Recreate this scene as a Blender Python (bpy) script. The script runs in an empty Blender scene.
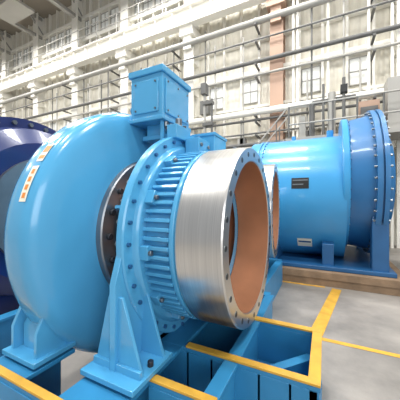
import bpy, bmesh, math, random
from mathutils import Vector, Matrix
random.seed(4)
S=bpy.context.scene
S.view_settings.view_transform='Standard'
S.view_settings.exposure=0.0

# ---------------- materials ----------------
def newmat(name):
    m=bpy.data.materials.new(name); m.use_nodes=True
    nt=m.node_tree; b=nt.nodes['Principled BSDF']
    return m,nt,b
def lin(c):
    return tuple(((v/255)/12.92 if v/255<=0.04045 else ((v/255+0.055)/1.055)**2.4) for v in c)+(1,)
def paint(name,c,rough=0.35,var=0.12,scale=3.0,metal=0.0,coat=0.0,bump=0.0,bscale=40):
    m,nt,b=newmat(name); c=lin(c)
    tc=nt.nodes.new('ShaderNodeTexCoord')
    n=nt.nodes.new('ShaderNodeTexNoise'); n.inputs['Scale'].default_value=scale; n.inputs['Detail'].default_value=6
    nt.links.new(tc.outputs['Object'],n.inputs['Vector'])
    r=nt.nodes.new('ShaderNodeValToRGB')
    r.color_ramp.elements[0].position=0.3; r.color_ramp.elements[1].position=0.7
    r.color_ramp.elements[0].color=tuple(v*(1-var) for v in c[:3])+(1,)
    r.color_ramp.elements[1].color=tuple(min(1,v*(1+var)) for v in c[:3])+(1,)
    nt.links.new(n.outputs['Fac'],r.inputs['Fac']); nt.links.new(r.outputs['Color'],b.inputs['Base Color'])
    b.inputs['Roughness'].default_value=rough; b.inputs['Metallic'].default_value=metal
    b.inputs['Coat Weight'].default_value=coat
    if bump>0:
        n2=nt.nodes.new('ShaderNodeTexNoise'); n2.inputs['Scale'].default_value=bscale
        nt.links.new(tc.outputs['Object'],n2.inputs['Vector'])
        bp=nt.nodes.new('ShaderNodeBump'); bp.inputs['Strength'].default_value=bump; bp.inputs['Distance'].default_value=0.01
        nt.links.new(n2.outputs['Fac'],bp.inputs['Height']); nt.links.new(bp.outputs['Normal'],b.inputs['Normal'])
    return m
BLUE=paint('blue_paint',(80,162,208),0.22,0.05,2.0,coat=0.3)
BLUE2=paint('blue_paint_vessel',(60,148,202),0.3,0.06,2.0,coat=0.2)
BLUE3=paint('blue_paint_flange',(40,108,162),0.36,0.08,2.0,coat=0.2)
FRAME=paint('blue_frame_paint',(48,130,178),0.4,0.12,3.0)
DBLUE=paint('dark_blue_paint',(34,88,136),0.4,0.1,3.0)  # darker blue of bolts, saddles, one equipment block and label print
NAVY=paint('navy_paint',(20,40,96),0.3,0.15,2.0,coat=0.3)
YEL=paint('yellow_paint',(210,162,60),0.5,0.2,6.0)
RUST=paint('oxide_primer',(166,112,80),0.45,0.18,2.5)
DARK=paint('dark_steel',(52,56,62),0.45,0.15,8,metal=0.5)
BOLT=paint('bolt_steel',(120,128,134),0.35,0.15,8,metal=0.8)
HUB=paint('machined_hub_steel',(138,142,146),0.38,0.12,5,metal=0.85)
WHITE2=paint('white_steelwork',(238,235,226),0.6,0.04,1.0)
TAN=paint('tan_column_paint',(176,146,126),0.6,0.06,1.0)
GREY=paint('grey_pipe',(164,162,156),0.5,0.06,1.0)
DGREY=paint('dark_grey_conduit',(98,98,96),0.6,0.1,2.0)
BEIGE=paint('ceiling_sheet',(146,138,126),0.8,0.08,0.5)
WOOD=paint('timber',(140,116,92),0.8,0.25,5.0,bump=0.4,bscale=20)
GREEN=paint('grey_green_cabinet',(106,124,116),0.5,0.08,1.5)
LABEL=paint('white_label',(240,234,214),0.5,0.02,5)
RED=paint('orange_red_print',(226,140,60),0.5,0.05,5)
BLACK=paint('black_plate',(26,28,30),0.4,0.1,5)
def brushed():
    m,nt,b=newmat('brushed_steel')
    tc=nt.nodes.new('ShaderNodeTexCoord'); mp=nt.nodes.new('ShaderNodeMapping'); mp.inputs['Scale'].default_value=(110,1.2,1.2)
    n=nt.nodes.new('ShaderNodeTexNoise'); n.inputs['Scale'].default_value=1.0; n.inputs['Detail'].default_value=3
    nt.links.new(tc.outputs['Object'],mp.inputs['Vector']); nt.links.new(mp.outputs[0],n.inputs['Vector'])
    r=nt.nodes.new('ShaderNodeValToRGB'); r.color_ramp.elements[0].color=(.60,.59,.575,1); r.color_ramp.elements[1].color=(.73,.72,.70,1)
    r.color_ramp.elements[0].position=.3; r.color_ramp.elements[1].position=.7
    nt.links.new(n.outputs['Fac'],r.inputs['Fac']); nt.links.new(r.outputs[0],b.inputs['Base Color'])
    b.inputs['Metallic'].default_value=1.0; b.inputs['Roughness'].default_value=0.3
    bp=nt.nodes.new('ShaderNodeBump'); bp.inputs['Strength'].default_value=.03; bp.inputs['Distance'].default_value=.001
    nt.links.new(n.outputs['Fac'],bp.inputs['Height']); nt.links.new(bp.outputs[0],b.inputs['Normal'])
    return m
STEEL=brushed()
def floor_mat():
    m,nt,b=newmat('concrete_floor')
    tc=nt.nodes.new('ShaderNodeTexCoord')
    n=nt.nodes.new('ShaderNodeTexNoise'); n.inputs['Scale'].default_value=1.2; n.inputs['Detail'].default_value=10; n.inputs['Roughness'].default_value=.65
    nt.links.new(tc.outputs['Object'],n.inputs['Vector'])
    r=nt.nodes.new('ShaderNodeValToRGB'); e=r.color_ramp.elements
    e[0].position=.3; e[0].color=lin((118,115,111)); e[1].position=.72; e[1].color=lin((168,162,155))
    nt.links.new(n.outputs['Fac'],r.inputs['Fac']); nt.links.new(r.outputs[0],b.inputs['Base Color'])
    rr=nt.nodes.new('ShaderNodeMapRange'); rr.inputs['To Min'].default_value=.3; rr.inputs['To Max'].default_value=.6
    nt.links.new(n.outputs['Fac'],rr.inputs['Value']); nt.links.new(rr.outputs[0],b.inputs['Roughness'])
    return m
FLOOR=floor_mat()
def siding():
    m,nt,b=newmat('ribbed_siding')
    tc=nt.nodes.new('ShaderNodeTexCoord')
    w=nt.nodes.new('ShaderNodeTexWave'); w.wave_type='BANDS'; w.bands_direction='X'; w.inputs['Scale'].default_value=1.3
    nt.links.new(tc.outputs['Object'],w.inputs['Vector'])
    n=nt.nodes.new('ShaderNodeTexNoise'); n.inputs['Scale'].default_value=.5; n.inputs['Detail'].default_value=5
    nt.links.new(tc.outputs['Object'],n.inputs['Vector'])
    r=nt.nodes.new('ShaderNodeValToRGB'); e=r.color_ramp.elements
    e[0].position=.3; e[0].color=lin((208,203,189)); e[1].position=.7; e[1].color=lin((228,224,211))
    nt.links.new(n.outputs['Fac'],r.inputs['Fac']); nt.links.new(r.outputs[0],b.inputs['Base Color'])
    bp=nt.nodes.new('ShaderNodeBump'); bp.inputs['Strength'].default_value=.5; bp.inputs['Distance'].default_value=.05
    nt.links.new(w.outputs['Fac'],bp.inputs['Height']); nt.links.new(bp.outputs[0],b.inputs['Normal'])
    b.inputs['Roughness'].default_value=.7
    return m
SIDING=siding()
def emis(name,c,s):
    m,nt,b=newmat(name); b.inputs['Base Color'].default_value=c; b.inputs['Emission Color'].default_value=c; b.inputs['Emission Strength'].default_value=s
    return m
GLASS=emis('frosted_window_pane',(0.78,0.79,0.76,1),0.12)

# ---------------- mesh builder ----------------
class MB:
    def __init__(s): s.bm=bmesh.new(); s.mats=[]
    def mi(s,m):
        if m not in s.mats: s.mats.append(m)
        return s.mats.index(m)
    def poly(s,pts,m):
        vs=[s.bm.verts.new(p) for p in pts]
        f=s.bm.faces.new(vs); f.material_index=s.mi(m); return f
    def box(s,x0,x1,y0,y1,z0,z1,m):
        v=[s.bm.verts.new(p) for p in [(x0,y0,z0),(x1,y0,z0),(x1,y1,z0),(x0,y1,z0),(x0,y0,z1),(x1,y0,z1),(x1,y1,z1),(x0,y1,z1)]]
        for q in [(3,2,1,0),(4,5,6,7),(0,1,5,4),(1,2,6,5),(2,3,7,6),(3,0,4,7)]:
            f=s.bm.faces.new([v[i] for i in q]); f.material_index=s.mi(m)
        return v
    def bar(s,p0,p1,w,h,m):
        p0=Vector(p0);p1=Vector(p1);d=p1-p0;L=d.length
        q=d.to_track_quat('X','Z').to_matrix().to_4x4(); M=Matrix.Translation(p0)@q
        for v in s.box(0,L,-w/2,w/2,-h/2,h/2,m): v.co=M@v.co
    def mbox(s,M,sx,sy,sz,m):
        for v in s.box(-sx/2,sx/2,-sy/2,sy/2,-sz/2,sz/2,m): v.co=M@v.co
    def cyl(s,p0,p1,r,m,seg=16,r2=None):
        p0=Vector(p0);p1=Vector(p1); r2=r if r2 is None else r2
        q=(p1-p0).to_track_quat('Z','Y').to_matrix()
        a=[];b=[]
        for i in range(seg):
            t=2*math.pi*i/seg; d=Vector((math.cos(t),math.sin(t),0))
            a.append(s.bm.verts.new(p0+q@(d*r))); b.append(s.bm.verts.new(p1+q@(d*r2)))
        k=s.mi(m)
        for i in range(seg):
            f=s.bm.faces.new([a[i],a[(i+1)%seg],b[(i+1)%seg],b[i]]); f.material_index=k
        f=s.bm.faces.new(a[::-1]); f.material_index=k
        f=s.bm.faces.new(b); f.material_index=k
    def lathe(s,prof,m,yc=0,zc=0,seg=96):
        k=s.mi(m); rings=[]
        for (x,r) in prof:
            if r<1e-5: rings.append([s.bm.verts.new((x,yc,zc))])
            else: rings.append([s.bm.verts.new((x,yc+r*math.cos(2*math.pi*i/seg),zc+r*math.sin(2*math.pi*i/seg))) for i in range(seg)])
        for a,b in zip(rings[:-1],rings[1:]):
            for i in range(seg):
                j=(i+1)%seg
                if len(a)==1 and len(b)==1: continue
                if len(a)==1: vs=[a[0],b[j],b[i]]
                elif len(b)==1: vs=[a[i],a[j],b[0]]
                else: vs=[a[i],a[j],b[j],b[i]]
                f=s.bm.faces.new(vs); f.material_index=k
    def bolts(s,x,h,R,n,r,m,yc=0,zc=0,seg=6,off=0):
        for i in range(n):
            t=2*math.pi*(i+off)/n; y=yc+R*math.cos(t); z=zc+R*math.sin(t)
            s.cyl((x,y,z),(x+h,y,z),r,m,seg)
    def prism_yz(s,pts,x0,x1,m):
        a=[s.bm.verts.new((x0,y,z)) for y,z in pts]; b=[s.bm.verts.new((x1,y,z)) for y,z in pts]
        k=s.mi(m); n=len(pts)
        f=s.bm.faces.new(a); f.material_index=k; f=s.bm.faces.new(b[::-1]); f.material_index=k
        for i in range(n):
            f=s.bm.faces.new([a[i],b[i],b[(i+1)%n],a[(i+1)%n]]); f.material_index=k
    def prism_xz(s,pts,y0,y1,m):
        a=[s.bm.verts.new((x,y0,z)) for x,z in pts]; b=[s.bm.verts.new((x,y1,z)) for x,z in pts]
        k=s.mi(m); n=len(pts)
        f=s.bm.faces.new(a); f.material_index=k; f=s.bm.faces.new(b[::-1]); f.material_index=k
        for i in range(n):
            f=s.bm.faces.new([a[i],b[i],b[(i+1)%n],a[(i+1)%n]]); f.material_index=k
    def done(s,name,parent=None,bevel=0,loc=None,rotz=0,smooth=True,ang=32):
        bmesh.ops.recalc_face_normals(s.bm,faces=s.bm.faces)
        me=bpy.data.meshes.new(name); s.bm.to_mesh(me); s.bm.free()
        for m in s.mats: me.materials.append(m)
        if smooth:
            me.polygons.foreach_set('use_smooth',[True]*len(me.polygons))
            me.set_sharp_from_angle(angle=math.radians(ang))
        o=bpy.data.objects.new(name,me); S.collection.objects.link(o)
        if parent: o.parent=parent
        if loc: o.location=loc
        o.rotation_euler[2]=rotz
        if bevel>0:
            b=o.modifiers.new('bevel','BEVEL'); b.width=bevel; b.segments=2; b.limit_method='ANGLE'; b.angle_limit=math.radians(50)
        return o
def empty(name,loc=(0,0,0),rotz=0):
    e=bpy.data.objects.new(name,None); S.collection.objects.link(e); e.location=loc; e.rotation_euler[2]=rotz; e.empty_display_size=.2
    return e

# ---------------- compressor unit ----------------
def compressor(name,loc,rotz,zc,main=True,base=0.47):
    P=empty(name,loc,rotz)
    o=.546
    m=MB()
    # band, then a flatter front face dishing in towards the hub
    prof=[(-2.12,.0),(-2.12,.80),(-2.11,1.0),(-2.09,1.09),(-2.06,1.145),(-2.02,1.175),(-1.97,1.19),(-1.92,1.193),(-1.82,1.193),(-1.785,1.188),(-1.755,1.172),(-1.73,1.145),(-1.712,1.105),(-1.70,1.06),(-1.685,.97),(-1.67,.88),(-1.655,.80),(-1.645,.73),(-1.645,0)]
    m.lathe([(x+o,r) for x,r in prof],BLUE,0,zc,128)
    m.done('drum_housing',P,ang=50)
    m=MB()
    m.lathe([(-1.65+o,.71),(-1.595+o,.71),(-1.585+o,.70),(-1.585+o,.56),(-1.61+o,.55),(-1.61+o,.0)],HUB,0,zc,96)
    m.bolts(-1.585+o,.03,.635,20,.026,DARK,0,zc,12)
    m.lathe([(-1.61+o,.50),(-1.50+o,.50),(-1.48+o,.46),(-1.22+o,.50)],BLUE,0,zc,64)
    for i in range(8):
        t=2*math.pi*(i+.5)/8
        M=Matrix.Translation((-1.41+o,0,zc))@Matrix.Rotation(t,4,'X')@Matrix.Translation((0,.56,0))
        m.mbox(M,.30,.16,.03,BLUE)
    m.done('hub_flange',P,bevel=0.004)
    m=MB()
    m.lathe([(-1.25+o,.45),(-1.25+o,.885),(-1.235+o,.90),(-1.19+o,.90),(-1.18+o,.89),(-1.18+o,.81),(-1.165+o,.80),(-1.155+o,.795),(-1.145+o,.78),(-1.145+o,.68)],BLUE,0,zc,96)
    m.bolts(-1.18+o,.02,.85,36,.015,DBLUE,0,zc,6)
    m.bolts(-1.28+o,.03,.85,36,.02,BOLT,0,zc,6)
    m.done('ring_flange',P)
    # longitudinally ribbed casing
    m=MB()
    m.lathe([(-1.15+o,.70),(-.935+o,.70),(-.935+o,.735),(-.925+o,.74),(-.90+o,.74),(-.895+o,.725),(-.885+o,.72),(-.885+o,.5)],BLUE,0,zc,96)
    m.bolts(-.95+o,.014,.722,60,.009,DBLUE,0,zc,6)
    n=72
    for i in range(n):
        t=2*math.pi*(i+.5)/n
        M=Matrix.Translation((-1.04+o,0,zc))@Matrix.Rotation(t,4,'X')@Matrix.Translation((0,.715,0))
        m.mbox(M,.215,.062,.027,BLUE)
        if i%6==0:
            tt=t+math.pi/n
            M=Matrix.Translation((-1.115+o,0,zc))@Matrix.Rotation(tt,4,'X')@Matrix.Translation((0,.745,0))
            m.mbox(M,.07,.06,.10,BLUE)
            m.cyl((-1.08+o,.755*math.cos(tt),zc+.755*math.sin(tt)),(-1.055+o,.755*math.cos(tt),zc+.755*math.sin(tt)),.018,BOLT,8)
    m.done('ribbed_casing',P,bevel=.004)
    m=MB()
    m.lathe([(-.885+o,.6),(-.885+o,.735),(-.875+o,.742),(-.556+o,.742),(-.546+o,.735),(-.546+o,.632),(-.552+o,.626)],STEEL,0,zc,128)
    m.done('steel_outlet_band',P)
    m=MB()
    m.lathe([(-.552+o,.626),(-.556+o,.622),(-.9+o,.61),(-1.25+o,.59),(-1.55+o,.56),(-1.55+o,0)],RUST,0,zc,96)
    m.done('pipe_bore',P)
    m=MB()
    m.bolts(-.5465+o,.003,.686,24,.021,BOLT,0,zc,16)
    m.bolts(-.5435+o,.0015,.686,24,.0165,BLACK,0,zc,14)
    m.done('bolt_holes',P)
    # stand
    m=MB()
    A=.93
    pts=[(-A-.02,base+.03),(A+.02,base+.03),(A+.02,zc-.25),(A-.06,zc+.0)]
    for k in range(13):
        t=-math.pi*k/12
        pts.append((.86*math.cos(t),zc+.86*math.sin(t)))
    pts.append((-A+.06,zc)); pts.append((-A-.02,zc-.25))
    m.prism_yz(pts,-1.245+o,-1.195+o,BLUE)
    m.box(-1.42+o,-.98+o,-A-.10,-A+.32,base,base+.035,BLUE)
    m.box(-1.42+o,-.98+o,A-.32,A+.10,base,base+.035,BLUE)
    for sy in (-1,1):
        m.box(-1.40+o,-1.0+o,sy*(A)-.012-.0,sy*(A)+.012,base+.03,base+.08,BLUE)
        for yy in (A-.02,A-.25):
            m.prism_xz([(-1.40+o,base+.03),(-1.0+o,base+.03),(-1.16+o,base+.5),(-1.28+o,base+.5)],sy*yy-.012,sy*yy+.012,BLUE)
        for xx in (-1.37,-1.03):
            m.cyl((xx+o,sy*(A-.13),base+.03),(xx+o,sy*(A-.13),base+.07),.022,DARK,6)
    m.done('support_pedestal',P,bevel=.004)
    # drum feet
    m=MB()
    for sy in (-1,1):
        m.prism_yz([(sy*.82,base),(sy*1.04,base),(sy*1.04,base+.2),(sy*.98,base+.3),(sy*.93,base+.2)],-2.03+o,-1.82+o,BLUE)
        for x0 in (-2.08,-1.80):
            m.prism_yz([(sy*.82,base),(sy*1.10,base),(sy*1.10,base+.2),(sy*1.02,base+.38),(sy*.93,base+.2)],x0+o,x0+.03+o,BLUE)
        m.box(-2.12+o,-1.73+o,sy*1.14 if sy<0 else .82,-.82 if sy<0 else 1.14,base-.0,base+.035,BLUE)
    m.done('drum_feet',P,bevel=.004)
    b0=zc+1.06
    if main:
        m=MB()
        m.box(-1.70+o,-1.33+o,-.24,.26,b0,b0+.42,BLUE)
        m.box(-1.72+o,-1.31+o,-.26,.28,b0+.42,b0+.48,BLUE)
        m.box(-1.72+o,-1.31+o,-.26,.28,b0-.02,b0+.02,BLUE)
        m.box(-1.332+o,-1.315+o,-.2,.22,b0+.05,b0+.38,BLUE)
        m.box(-1.66+o,-1.37+o,-.252,-.238,b0+.06,b0+.37,BLUE)
        m.done('terminal_box',P,bevel=.012)
        m=MB()
        for y in (-.17,.01,.19):
            for z in (b0+.08,b0+.35): m.cyl((-1.315+o,y,z),(-1.305+o,y,z),.009,BOLT,6)
        for x in (-1.63,-1.40):
            for z in (b0+.09,b0+.34): m.cyl((x+o,-.252,z),(x+o,-.262,z),.009,BOLT,6)
        m.done('box_screws',P)
    m=MB()
    top=b0 if main else zc+.95
    m.box(-1.60+o,-1.40+o,-.12,.16,zc+.93,top,BLUE)
    m.box(-1.62+o,-1.17+o,-.16,.20,zc+.885,zc+.93,BLUE)
    if main:
        for i in range(5):
            y=-.16+.085*i
            m.cyl((-1.345+o,y,b0),(-1.345+o,y,b0-.07),.024,BOLT,10)
            m.cyl((-1.345+o,y,b0-.07),(-1.29+o,y,zc+.90),.014,BLACK if i%2 else BOLT,8)
        for y in (-.2,.22):
            m.cyl((-1.36+o,y,b0),(-1.36+o,y,zc+.86),.02,BLUE,8)
    m.box(-1.24+o,-1.14+o,-.3,-.05,zc+.84,zc+.96,BLUE)
    m.cyl((-1.18+o,-.2,zc+.95),(-1.18+o,-.2,zc+1.03),.03,BOLT,12)
    m.cyl((-1.18+o,-.1,zc+.95),(-1.18+o,-.1,zc+.99),.02,DARK,12)
    m.box(-1.20+o,-.96+o,.10,.42,zc+.66,zc+.93,BLUE)
    m.box(-1.21+o,-.95+o,.09,.43,zc+.93,zc+.96,BLUE)
    m.box(-1.14+o,-1.0+o,-.15,.08,zc+.72,zc+.86,BLUE)
    for y in (-.11,.04): m.cyl((-1.0+o,y,zc+.80),(-.985+o,y,zc+.80),.018,BOLT,10)
    m.done('box_mount',P,bevel=.005)
    m=MB()
    lx=-1.88
    m.box(lx-.03+o,lx+.03+o,-.06,.06,zc+1.17,zc+1.215,BLUE)
    m.cyl((lx+o,0,zc+1.19),(lx+o,0,zc+1.24),.02,BLUE,10)
    N=14
    for i in range(N):
        t0=2*math.pi*i/N;t1=2*math.pi*(i+1)/N
        m.cyl((lx+o,.035*math.cos(t0),zc+1.27+.035*math.sin(t0)),(lx+o,.035*math.cos(t1),zc+1.27+.035*math.sin(t1)),.012,BLUE,8)
    m.done('lifting_eye',P)
    if main:
        m=MB()
        def patch(x0,x1,a0,a1,R,mat):
            n=8
            for k in range(n):
                t0=math.radians(180-(a0+(a1-a0)*k/n)); t1=math.radians(180-(a0+(a1-a0)*(k+1)/n))
                m.poly([(x0+o,R*math.cos(t0),zc+R*math.sin(t0)),(x1+o,R*math.cos(t0),zc+R*math.sin(t0)),(x1+o,R*math.cos(t1),zc+R*math.sin(t1)),(x0+o,R*math.cos(t1),zc+R*math.sin(t1))],mat)
        patch(-1.865,-1.79,14,27,1.1955,LABEL)
        for k in range(4): patch(-1.845,-1.81,15.2+2.9*k,17+2.9*k,1.1975,RED)
        patch(-1.865,-1.79,29,37,1.1955,LABEL)
        patch(-1.858,-1.797,30,31.5,1.1975,RED); patch(-1.858,-1.797,33,36,1.1975,RED)
        m.done('warning_stickers',P)
    return P

compressor('centrifugal_compressor',(-.546,2.13,0),0,1.30)
C2=compressor('centrifugal_compressor',(-.70,4.15,0),math.radians(5),1.43,main=False)

# ---------------- base frame ----------------
def base_frame(name,P_loc):
    P=empty(name,P_loc)
    m=MB()
    def ib_x(x0,x1,yc,w=.12,z1=.45,yel=True):
        m.box(x0,x1,yc-w/2,yc+w/2,0.0,.025,FRAME)
        m.box(x0,x1,yc-w/2,yc+w/2,z1-.03,z1,FRAME)
        m.box(x0,x1,yc-.03,yc+.03,.025,z1-.03,FRAME)
        if yel: m.box(x0,x1,yc-w/2-.002,yc+w/2+.002,z1,z1+.018,YEL)
    def ib_y(y0,y1,xc,w=.12,z1=.45,yel=False):
        m.box(xc-w/2,xc+w/2,y0,y1,0.0,.024,FRAME)
        m.box(xc-w/2,xc+w/2,y0,y1,z1-.03,z1-.001,FRAME)
        m.box(xc-.03,xc+.03,y0,y1,.025,z1-.03,FRAME)
        if yel: m.box(xc-w/2-.002,xc+w/2+.002,y0,y1,z1,z1+.017,YEL)
    ib_x(-.97,-.04,1.72,.055)
    ib_x(-1.5,-.97,1.72,.055,.45,False)
    ib_x(-1.5,-.04,2.40,.06)
    ib_y(1.69,2.43,-.06,.07,.45,True)
    ib_x(-1.0,-.55,1.30,.05)
    ib_y(1.275,3.1,-.60,.10)
    ib_x(-2.9,-1.1,.90,.045)
    ib_x(-2.9,-.6,3.12,.12,.45,False)
    ib_y(.88,3.12,-1.2,.4)
    ib_y(.88,1.30,-1.93,.40)
    ib_y(2.96,3.18,-1.93,.40)
    ib_y(.88,3.08,-2.85,.12)
    m.box(-.65,-.04,1.72,2.38,.06,.09,FRAME)
    for x in (-.95,-.75,-.4,-.2):
        m.box(x-.01,x+.01,1.69,1.75,.03,.42,FRAME)
    m.bar((-.62,1.76,.2),(-.10,2.36,.2),.08,.12,FRAME)
    m.done('frame_beams',P,bevel=.003)
    return P
base_frame('steel_base_frame',(0,0,0))

m=MB()
m.box(-3.0,-.75,3.0,3.12,0,.44,FRAME); m.box(-3.0,-.75,5.0,5.1,0,.44,FRAME)
m.box(-.85,-.73,3.12,5.0,0,.43,FRAME)
m.box(-1.6,-1.05,3.0,5.1,.3,.468,FRAME)
for y0,y1 in ((3.0,3.4),(4.9,5.1)): m.box(-2.35,-1.7,y0,y1,.3,.468,FRAME)
sk=m.done('support_skid',C2,bevel=.004)
sk.matrix_local=Matrix.Rotation(-math.radians(5),4,'Z')@Matrix.Translation((.70,-4.15,0))

# ---------------- vessel ----------------
P=empty('steel_pressure_vessel',(0,0,0))
yc,zc,R=6.65,1.68,1.38
m=MB()
m.lathe([(-1.65,0),(-1.65,R-.12),(-1.62,R-.03),(-1.58,R),(.36,R),(.36,1.0)],BLUE2,yc,zc,128)
m.lathe([(-1.40,R),(-1.40,R+.02),(-1.34,R+.02),(-1.34,R),(-1.31,R),(-1.31,R+.02),(-1.25,R+.02),(-1.25,R)],BLUE2,yc,zc,128)
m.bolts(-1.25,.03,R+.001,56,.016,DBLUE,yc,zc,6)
m.done('vessel_shell',P)
m=MB()
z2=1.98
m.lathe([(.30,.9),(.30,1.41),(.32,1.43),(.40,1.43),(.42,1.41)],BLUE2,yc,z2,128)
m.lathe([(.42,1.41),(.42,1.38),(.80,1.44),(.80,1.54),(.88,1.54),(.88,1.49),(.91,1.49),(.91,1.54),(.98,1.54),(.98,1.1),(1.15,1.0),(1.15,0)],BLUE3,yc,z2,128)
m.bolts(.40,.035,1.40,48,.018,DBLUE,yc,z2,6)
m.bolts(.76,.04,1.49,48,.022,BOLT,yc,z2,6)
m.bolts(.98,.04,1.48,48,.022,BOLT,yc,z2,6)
m.done('end_flange_section',P)
m=MB()
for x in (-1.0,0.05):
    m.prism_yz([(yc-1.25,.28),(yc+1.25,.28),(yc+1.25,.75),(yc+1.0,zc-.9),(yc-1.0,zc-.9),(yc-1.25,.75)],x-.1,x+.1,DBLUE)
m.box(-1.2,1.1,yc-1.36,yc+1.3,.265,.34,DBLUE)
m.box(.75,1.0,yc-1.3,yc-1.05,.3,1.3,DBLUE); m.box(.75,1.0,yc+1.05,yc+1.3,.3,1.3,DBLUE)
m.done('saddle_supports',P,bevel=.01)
m=MB()
def vp(x0,x1,a0,a1,R2,mat,n=4):
    for k in range(n):
        t0=math.radians(180-(a0+(a1-a0)*k/n)); t1=math.radians(180-(a0+(a1-a0)*(k+1)/n))
        m.poly([(x0,yc+R2*math.cos(t0),zc+R2*math.sin(t0)),(x1,yc+R2*math.cos(t0),zc+R2*math.sin(t0)),(x1,yc+R2*math.cos(t1),zc+R2*math.sin(t1)),(x0,yc+R2*math.cos(t1),zc+R2*math.sin(t1))],mat)
vp(-.60,-.28,6,15,R+.006,BLACK); vp(-.58,-.30,12.5,13.5,R+.009,BOLT); vp(-.58,-.38,9,10,R+.009,BOLT)
vp(-.52,-.24,-50,-39,R+.006,LABEL); vp(-.50,-.26,-44,-42,R+.009,DBLUE)
m.cyl((-.7,yc,zc+R-.02),(-.7,yc,zc+R+.12),.05,BLUE2,12); m.cyl((.1,yc-.2,zc+R-.05),(.1,yc-.2,zc+R+.12),.07,BLUE2,16)
m.done('nameplates',P)
m=MB()
for y in (5.28,6.2,7.2,7.9):
    m.box(-1.35,1.3,y-.10,y+.10,.0,.13,WOOD)
for i in range(9):
    x=-1.3+i*.31
    m.box(x-.1,x+.1,5.2,8.0,.13,.26,WOOD)
m.box(-1.3,1.3,5.16,5.3,.131,.262,WOOD)
m.done('timber_pallet',bevel=.006)

# ---------------- navy machine ----------------
P=empty('turbine_housing',(0,0,0))
m=MB()
m.lathe([(-5.6,0),(-5.6,.9),(-5.5,1.1),(-4.2,1.20),(-3.9,1.20),(-3.9,1.28),(-3.75,1.28),(-3.75,1.15),(-3.5,1.1),(-3.35,.9),(-3.35,.0)],NAVY,2.1,1.45,96)
m.bolts(-3.76,.05,1.21,36,.03,BOLT,2.1,1.45,6)
m.lathe([(-3.36,.7),(-3.28,.7),(-3.28,.5),(-3.3,0)],HUB,2.1,1.45,64)
m.done('shell',P)
m=MB(); m.box(-5.4,-5.0,1.0,3.2,0,.9,NAVY); m.box(-4.1,-3.7,1.0,3.2,0,.8,NAVY); m.done('feet',P,bevel=.01)

# ---------------- room ----------------
YW=11.0; XL=-32; XR=14; ZC=14.5
m=MB(); m.poly([(XL,-8,0),(XR,-8,0),(XR,YW+.2,0),(XL,YW+.2,0)],FLOOR); m.done('floor',smooth=False)
m=MB(); m.box(XL,XR,YW,YW+.2,0,ZC,SIDING); m.done('wall_back',smooth=False)
m=MB(); m.box(XL-.2,XL,-8,YW+.2,0,ZC,SIDING); m.done('wall_left',smooth=False)
m=MB(); m.box(XL,XR,-8,YW+.2,ZC,ZC+.2,BEIGE); CEIL=m.done('ceiling',smooth=False)
m=MB(); m.box(XL,XR,YW-.04,YW,0,.3,GREY); m.done('baseboard_back',smooth=False)
m=MB()
def line(p,q,w,zz=.003):
    p=Vector((p[0],p[1],0));q=Vector((q[0],q[1],0)); d=(q-p).normalized(); n=Vector((-d.y,d.x,0))*w/2
    z=Vector((0,0,zz)); m.poly([p-n+z,q-n+z,q+n+z,p+n+z],YEL)
line((-.10,3.27),(.19,5.1),.15,.004)
line((-.5,3.2),(9,3.2),.07)
line((-8,5.12),(-.0,5.12),.08)
m.done('floor_marking_lines',smooth=False)

cols=[2.4,-1.75,-5.8,-9.85,-13.9,-17.95,-22,-26,-30,6.5,10.6]
P=empty('wall_columns')
for i,x in enumerate(cols):
    m=MB(); mt=TAN if i==1 else WHITE2
    w=.26
    m.box(x-w,x+w,YW-.62,YW-.56,0,ZC,mt); m.box(x-.04,x+.04,YW-.56,YW-.06,0,ZC,mt); m.box(x-w,x+w,YW-.06,YW-.0,0,ZC,mt)
    m.box(x-.35,x+.35,YW-.9,YW,9.3,9.7,mt)
    m.prism_xz([(x-.2,8.7),(x+.2,8.7),(x+.2,9.3),(x-.2,9.3)],YW-.8,YW-.5,mt)
    for z in (1.8,3.4,5,6.6,8.1): m.box(x-w,x+w,YW-.57,YW-.05,z,z+.03,mt)
    m.done('column_%d'%i,P,smooth=False)
m=MB()
for z,h in ((2.6,.14),(4.4,.12),(5.6,.12),(7.1,.16),(8.5,.12),(11.6,.2),(13.0,.2)):
    m.box(XL,XR,YW-.2,YW,z,z+h,WHITE2)
sc=sorted(cols)
for a,b in zip(sc[:-1],sc[1:]):
    for j in range(1,5):
        x=a+(b-a)*j/5; m.box(x-.045,x+.045,YW-.16,YW,0,ZC,WHITE2)
m.done('trim_wall_girts',smooth=False)
k=0
for a,b in zip(sc[:-1],sc[1:]):
    for (z0,z1) in ((5.9,6.9),(10.9,11.5),(11.9,12.9)):
        for j in range(5):
            if z0<9 and j%2==0: continue
            a0=a+(b-a)*j/5+.08; b0=a+(b-a)*(j+1)/5-.08
            if j==0: a0=a+.3
            if j==4: b0=b-.3
            k+=1; m=MB()
            m.box(a0,b0,YW-.05,YW-.02,z0,z1,GLASS)
            for x in (a0,(a0+b0)/2,b0): m.box(x-.015,x+.015,YW-.08,YW-.02,z0,z1,GREY)
            for z in (z0,(z0+z1)/2,z1): m.box(a0,b0,YW-.08,YW-.02,z-.015,z+.015,GREY)
            m.done('window_%d'%k,smooth=False)
m=MB()
m.box(XL,XR,YW-1.05,YW-.65,10.5,10.56,WHITE2); m.box(XL,XR,YW-.88,YW-.82,9.76,10.5,WHITE2); m.box(XL,XR,YW-1.05,YW-.65,9.7,9.76,WHITE2)
m.box(XL,XR,YW-.89,YW-.81,10.56,10.66,DGREY)
for i in range(46):
    x=XL+.5+i; m.box(x-.015,x+.015,YW-1.0,YW-.7,9.76,10.5,WHITE2)
for i in range(30):
    x=XL+1+i*1.5; m.cyl((x,YW-1.02,10.56),(x,YW-1.02,11.6),.025,GREY,6)
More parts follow.
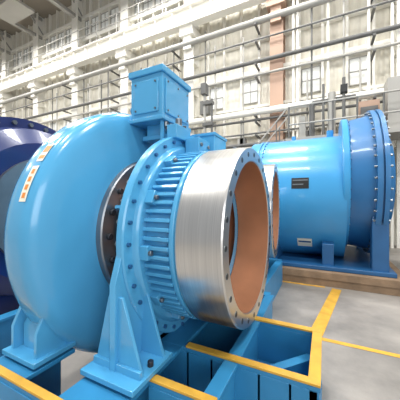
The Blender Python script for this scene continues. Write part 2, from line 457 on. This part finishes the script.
for z in (11.1,11.6): m.cyl((XL,YW-1.02,z),(XR,YW-1.02,z),.025,GREY,6)
m.done('crane_runway_beam',smooth=False)
PP=empty('wall_pipework')
def piperun(name,z,y,r,mat,x0=XL+.1,x1=XR):
    m=MB(); m.cyl((x0,y,z),(x1,y,z),r,mat,16)
    x=x0+1.0
    while x<x1:
        m.box(x-.04,x+.04,y-r*1.1,YW-.02,z-r-.06,z-r,DGREY); m.cyl((x-.05,y,z),(x+.05,y,z),r*1.15,mat,16); x+=4.05
    m.done(name,PP)
piperun('steam_pipe_1',8.95,YW-.75,.13,GREY)
piperun('steam_pipe_2',7.3,YW-.75,.08,DGREY)
piperun('steam_pipe_3',6.75,YW-.75,.05,GREY)
piperun('steam_pipe_4',5.2,YW-.8,.13,WHITE2)
piperun('steam_pipe_5',4.9,YW-.75,.05,DGREY)
piperun('steam_pipe_6',3.9,YW-.75,.08,DGREY)
piperun('steam_pipe_7',8.2,YW-.75,.035,DGREY)
piperun('steam_pipe_8',4.35,YW-.75,.035,DGREY)
m=MB()
for x in (-.6,-.45,.6,1.1,-3.2,-3.1,-4.4,-7.2,-7.1,-8.6,-11.5,-12.6,-15.5,1.6,3.3,3.9):
    z1=random.choice([5,6.5,8.5,9.5]); m.cyl((x,YW-.68,0),(x,YW-.68,z1),.035,random.choice([DGREY,GREY]),8)
    m.box(x-.12,x+.12,YW-.8,YW-.6,2.9+random.random(),4.2,random.choice([GREY,DGREY,WHITE2]))
for x in (-4.9,-6.6,-8.2,-11,-13,-16,-19):
    m.box(x-.2,x+.2,YW-.8,YW-.5,5.5,6.1,random.choice([GREY,DGREY])); m.cyl((x,YW-.65,6.1),(x,YW-.65,9.3),.03,DGREY,8)
for x in (-1.1,-.95,.1,1.35,2.0): m.cyl((x,YW-.7,0),(x,YW-.7,12.5),.045,WHITE2,8)
m.done('conduit_run',PP)
m=MB()
m.box(-1.2,7,8.9,10.1,3.55,3.68,GREY)
for i in range(13):
    x=-1.1+i*.66
    m.cyl((x,8.95,3.6),(x,8.95,4.75),.03,DGREY,8)
for z in (4.15,4.75): m.cyl((-1.1,8.95,z),(6.9,8.95,z),.03,GREY,8)
for x in (-1.1,1.6,4.3,6.9): m.box(x-.07,x+.07,8.95,9.1,0,3.55,GREY)
m.box(.95,1.5,9.3,9.9,3.68,4.7,TAN); m.box(1.7,2.3,9.3,9.9,3.68,5.3,GREY); m.cyl((.2,9.5,3.68),(.2,9.5,5.2),.12,GREY,16)
m.box(1.0,1.45,9.25,9.3,3.8,4.5,DGREY); m.box(2.4,3.4,9.3,9.9,3.68,4.9,DGREY)
m.cyl((-.4,9.6,3.68),(-.4,9.6,5.0),.08,DGREY,12); m.cyl((-.4,9.6,5.0),(.9,9.6,5.0),.08,DGREY,12)
m.cyl((.55,9.4,3.68),(.55,9.4,5.6),.05,DGREY,12); m.cyl((-.05,9.4,3.68),(-.05,9.4,5.5),.04,DGREY,12)
m.box(.45,.65,9.3,9.5,5.1,5.35,BLACK); m.box(-.8,-.6,9.3,9.6,3.68,4.5,GREY)
for (dx) in (0,.7):
    m.bar((-1.2,9.0+dx,3.6),(-4.4,9.0+dx,0.1),.05,.2,GREY)
    m.bar((-1.2,9.0+dx,4.7),(-4.4,9.0+dx,1.1),.04,.04,GREY)
    for i in range(5):
        t=(i+.5)/5; m.cyl((-1.2-3.2*t,9.0+dx,3.6-3.5*t),(-1.2-3.2*t,9.0+dx,4.7-3.6*t),.02,DGREY,6)
for i in range(16):
    t=(i+.5)/16; x=-1.2-3.2*t; z=3.6-3.5*t; m.box(x-.12,x+.12,9.0,9.7,z,z+.03,GREY)
m.done('access_platform')
m=MB()
m.box(1.75,2.5,6.0,6.8,0,2.6,GREEN); m.box(1.8,2.45,5.97,6.0,.2,2.4,GREY); m.box(1.75,2.5,6.0,6.8,2.6,3.6,GREY)
m.done('control_cabinet',bevel=.01)
m=MB()
m.cyl((-4.1,8.6,0),(-4.1,8.6,5.8),.05,GREY,12); m.cyl((-3.8,8.6,0),(-3.8,8.6,5.4),.04,DGREY,12)
for z in (3.6,4.4,5.2): m.box(-4.15,-3.75,8.5,8.7,z,z+.12,DGREY)
m.box(-4.2,-4.0,8.45,8.75,5.6,6.0,DGREY)
m.done('instrument_stand')
m=MB()
for x,c in ((-9,GREY),(-12,DBLUE),(-15.5,GREY)):
    m.box(x-.9,x+.9,8.0,9.6,0,2.6,c); m.box(x-.6,x+.6,8.2,9.4,2.6,3.4,WHITE2); m.cyl((x,8.8,3.4),(x,8.8,4.6),.25,GREY,16)
m.done('process_equipment',bevel=.02)
P=empty('roof_trusses')
for i,x in enumerate([-29,-26,-22,-17.95,-13.9,-9.85,-5.8,-1.75,2.4,6.5]):
    m=MB()
    m.bar((x,-8,13.0),(x,YW-.2,13.0),.25,.2,GREY); m.bar((x,-8,14.3),(x,YW-.2,14.3),.25,.2,GREY)
    y=-8
    while y<YW-2:
        m.bar((x,y,13),(x,y+1.2,14.3),.1,.1,GREY); m.bar((x,y+1.2,14.3),(x,y+2.4,13),.1,.1,GREY); y+=2.4
    m.done('truss_%d'%i,P,smooth=False)
m=MB()
for y in range(-7,11,2): m.box(XL,XR,y-.06,y+.06,14.38,14.5,GREY)
m.done('purlins',P,smooth=False)

def area(name,loc,rot,sx,sy,e,col=(1,1,1)):
    l=bpy.data.lights.new(name,'AREA'); l.shape='RECTANGLE'; l.size=sx; l.size_y=sy; l.energy=e; l.color=col
    ob=bpy.data.objects.new(name,l); S.collection.objects.link(ob); ob.location=loc; ob.rotation_euler=rot
    return ob
for x in (-24,-16,-8,-2,4):
    for y in (-2,3,8):
        area('high_bay_light',(x,y,12.3),(0,0,0),2.2,1.2,500,(1,.985,.96))
        m=MB(); m.box(x-1.1,x+1.1,y-.6,y+.6,12.36,12.5,GREY)
        for xx in (-1,1): m.cyl((x+xx,y,12.5),(x+xx,y,14.5),.03,DGREY,6)
        m.done('light_fixture',CEIL)
area('camera_side_fill',(8,-7,5),(math.radians(75),0,math.radians(32)),8,6,700,(.97,.99,1))  # added fill lamp on the camera side, no door modelled there
W=bpy.data.worlds.new('world'); S.world=W; W.use_nodes=True
bg=W.node_tree.nodes['Background']; bg.inputs[0].default_value=(.94,.97,1,1); bg.inputs[1].default_value=.45

# ---------------- camera ----------------
cd=bpy.data.cameras.new('camera'); cd.sensor_width=36; cd.lens=22.5; cd.clip_start=.05; cd.clip_end=200
co=bpy.data.objects.new('camera',cd); S.collection.objects.link(co)
co.location=(0,0,1.6); co.rotation_euler=(math.radians(90),0,math.radians(26.565))
S.camera=co
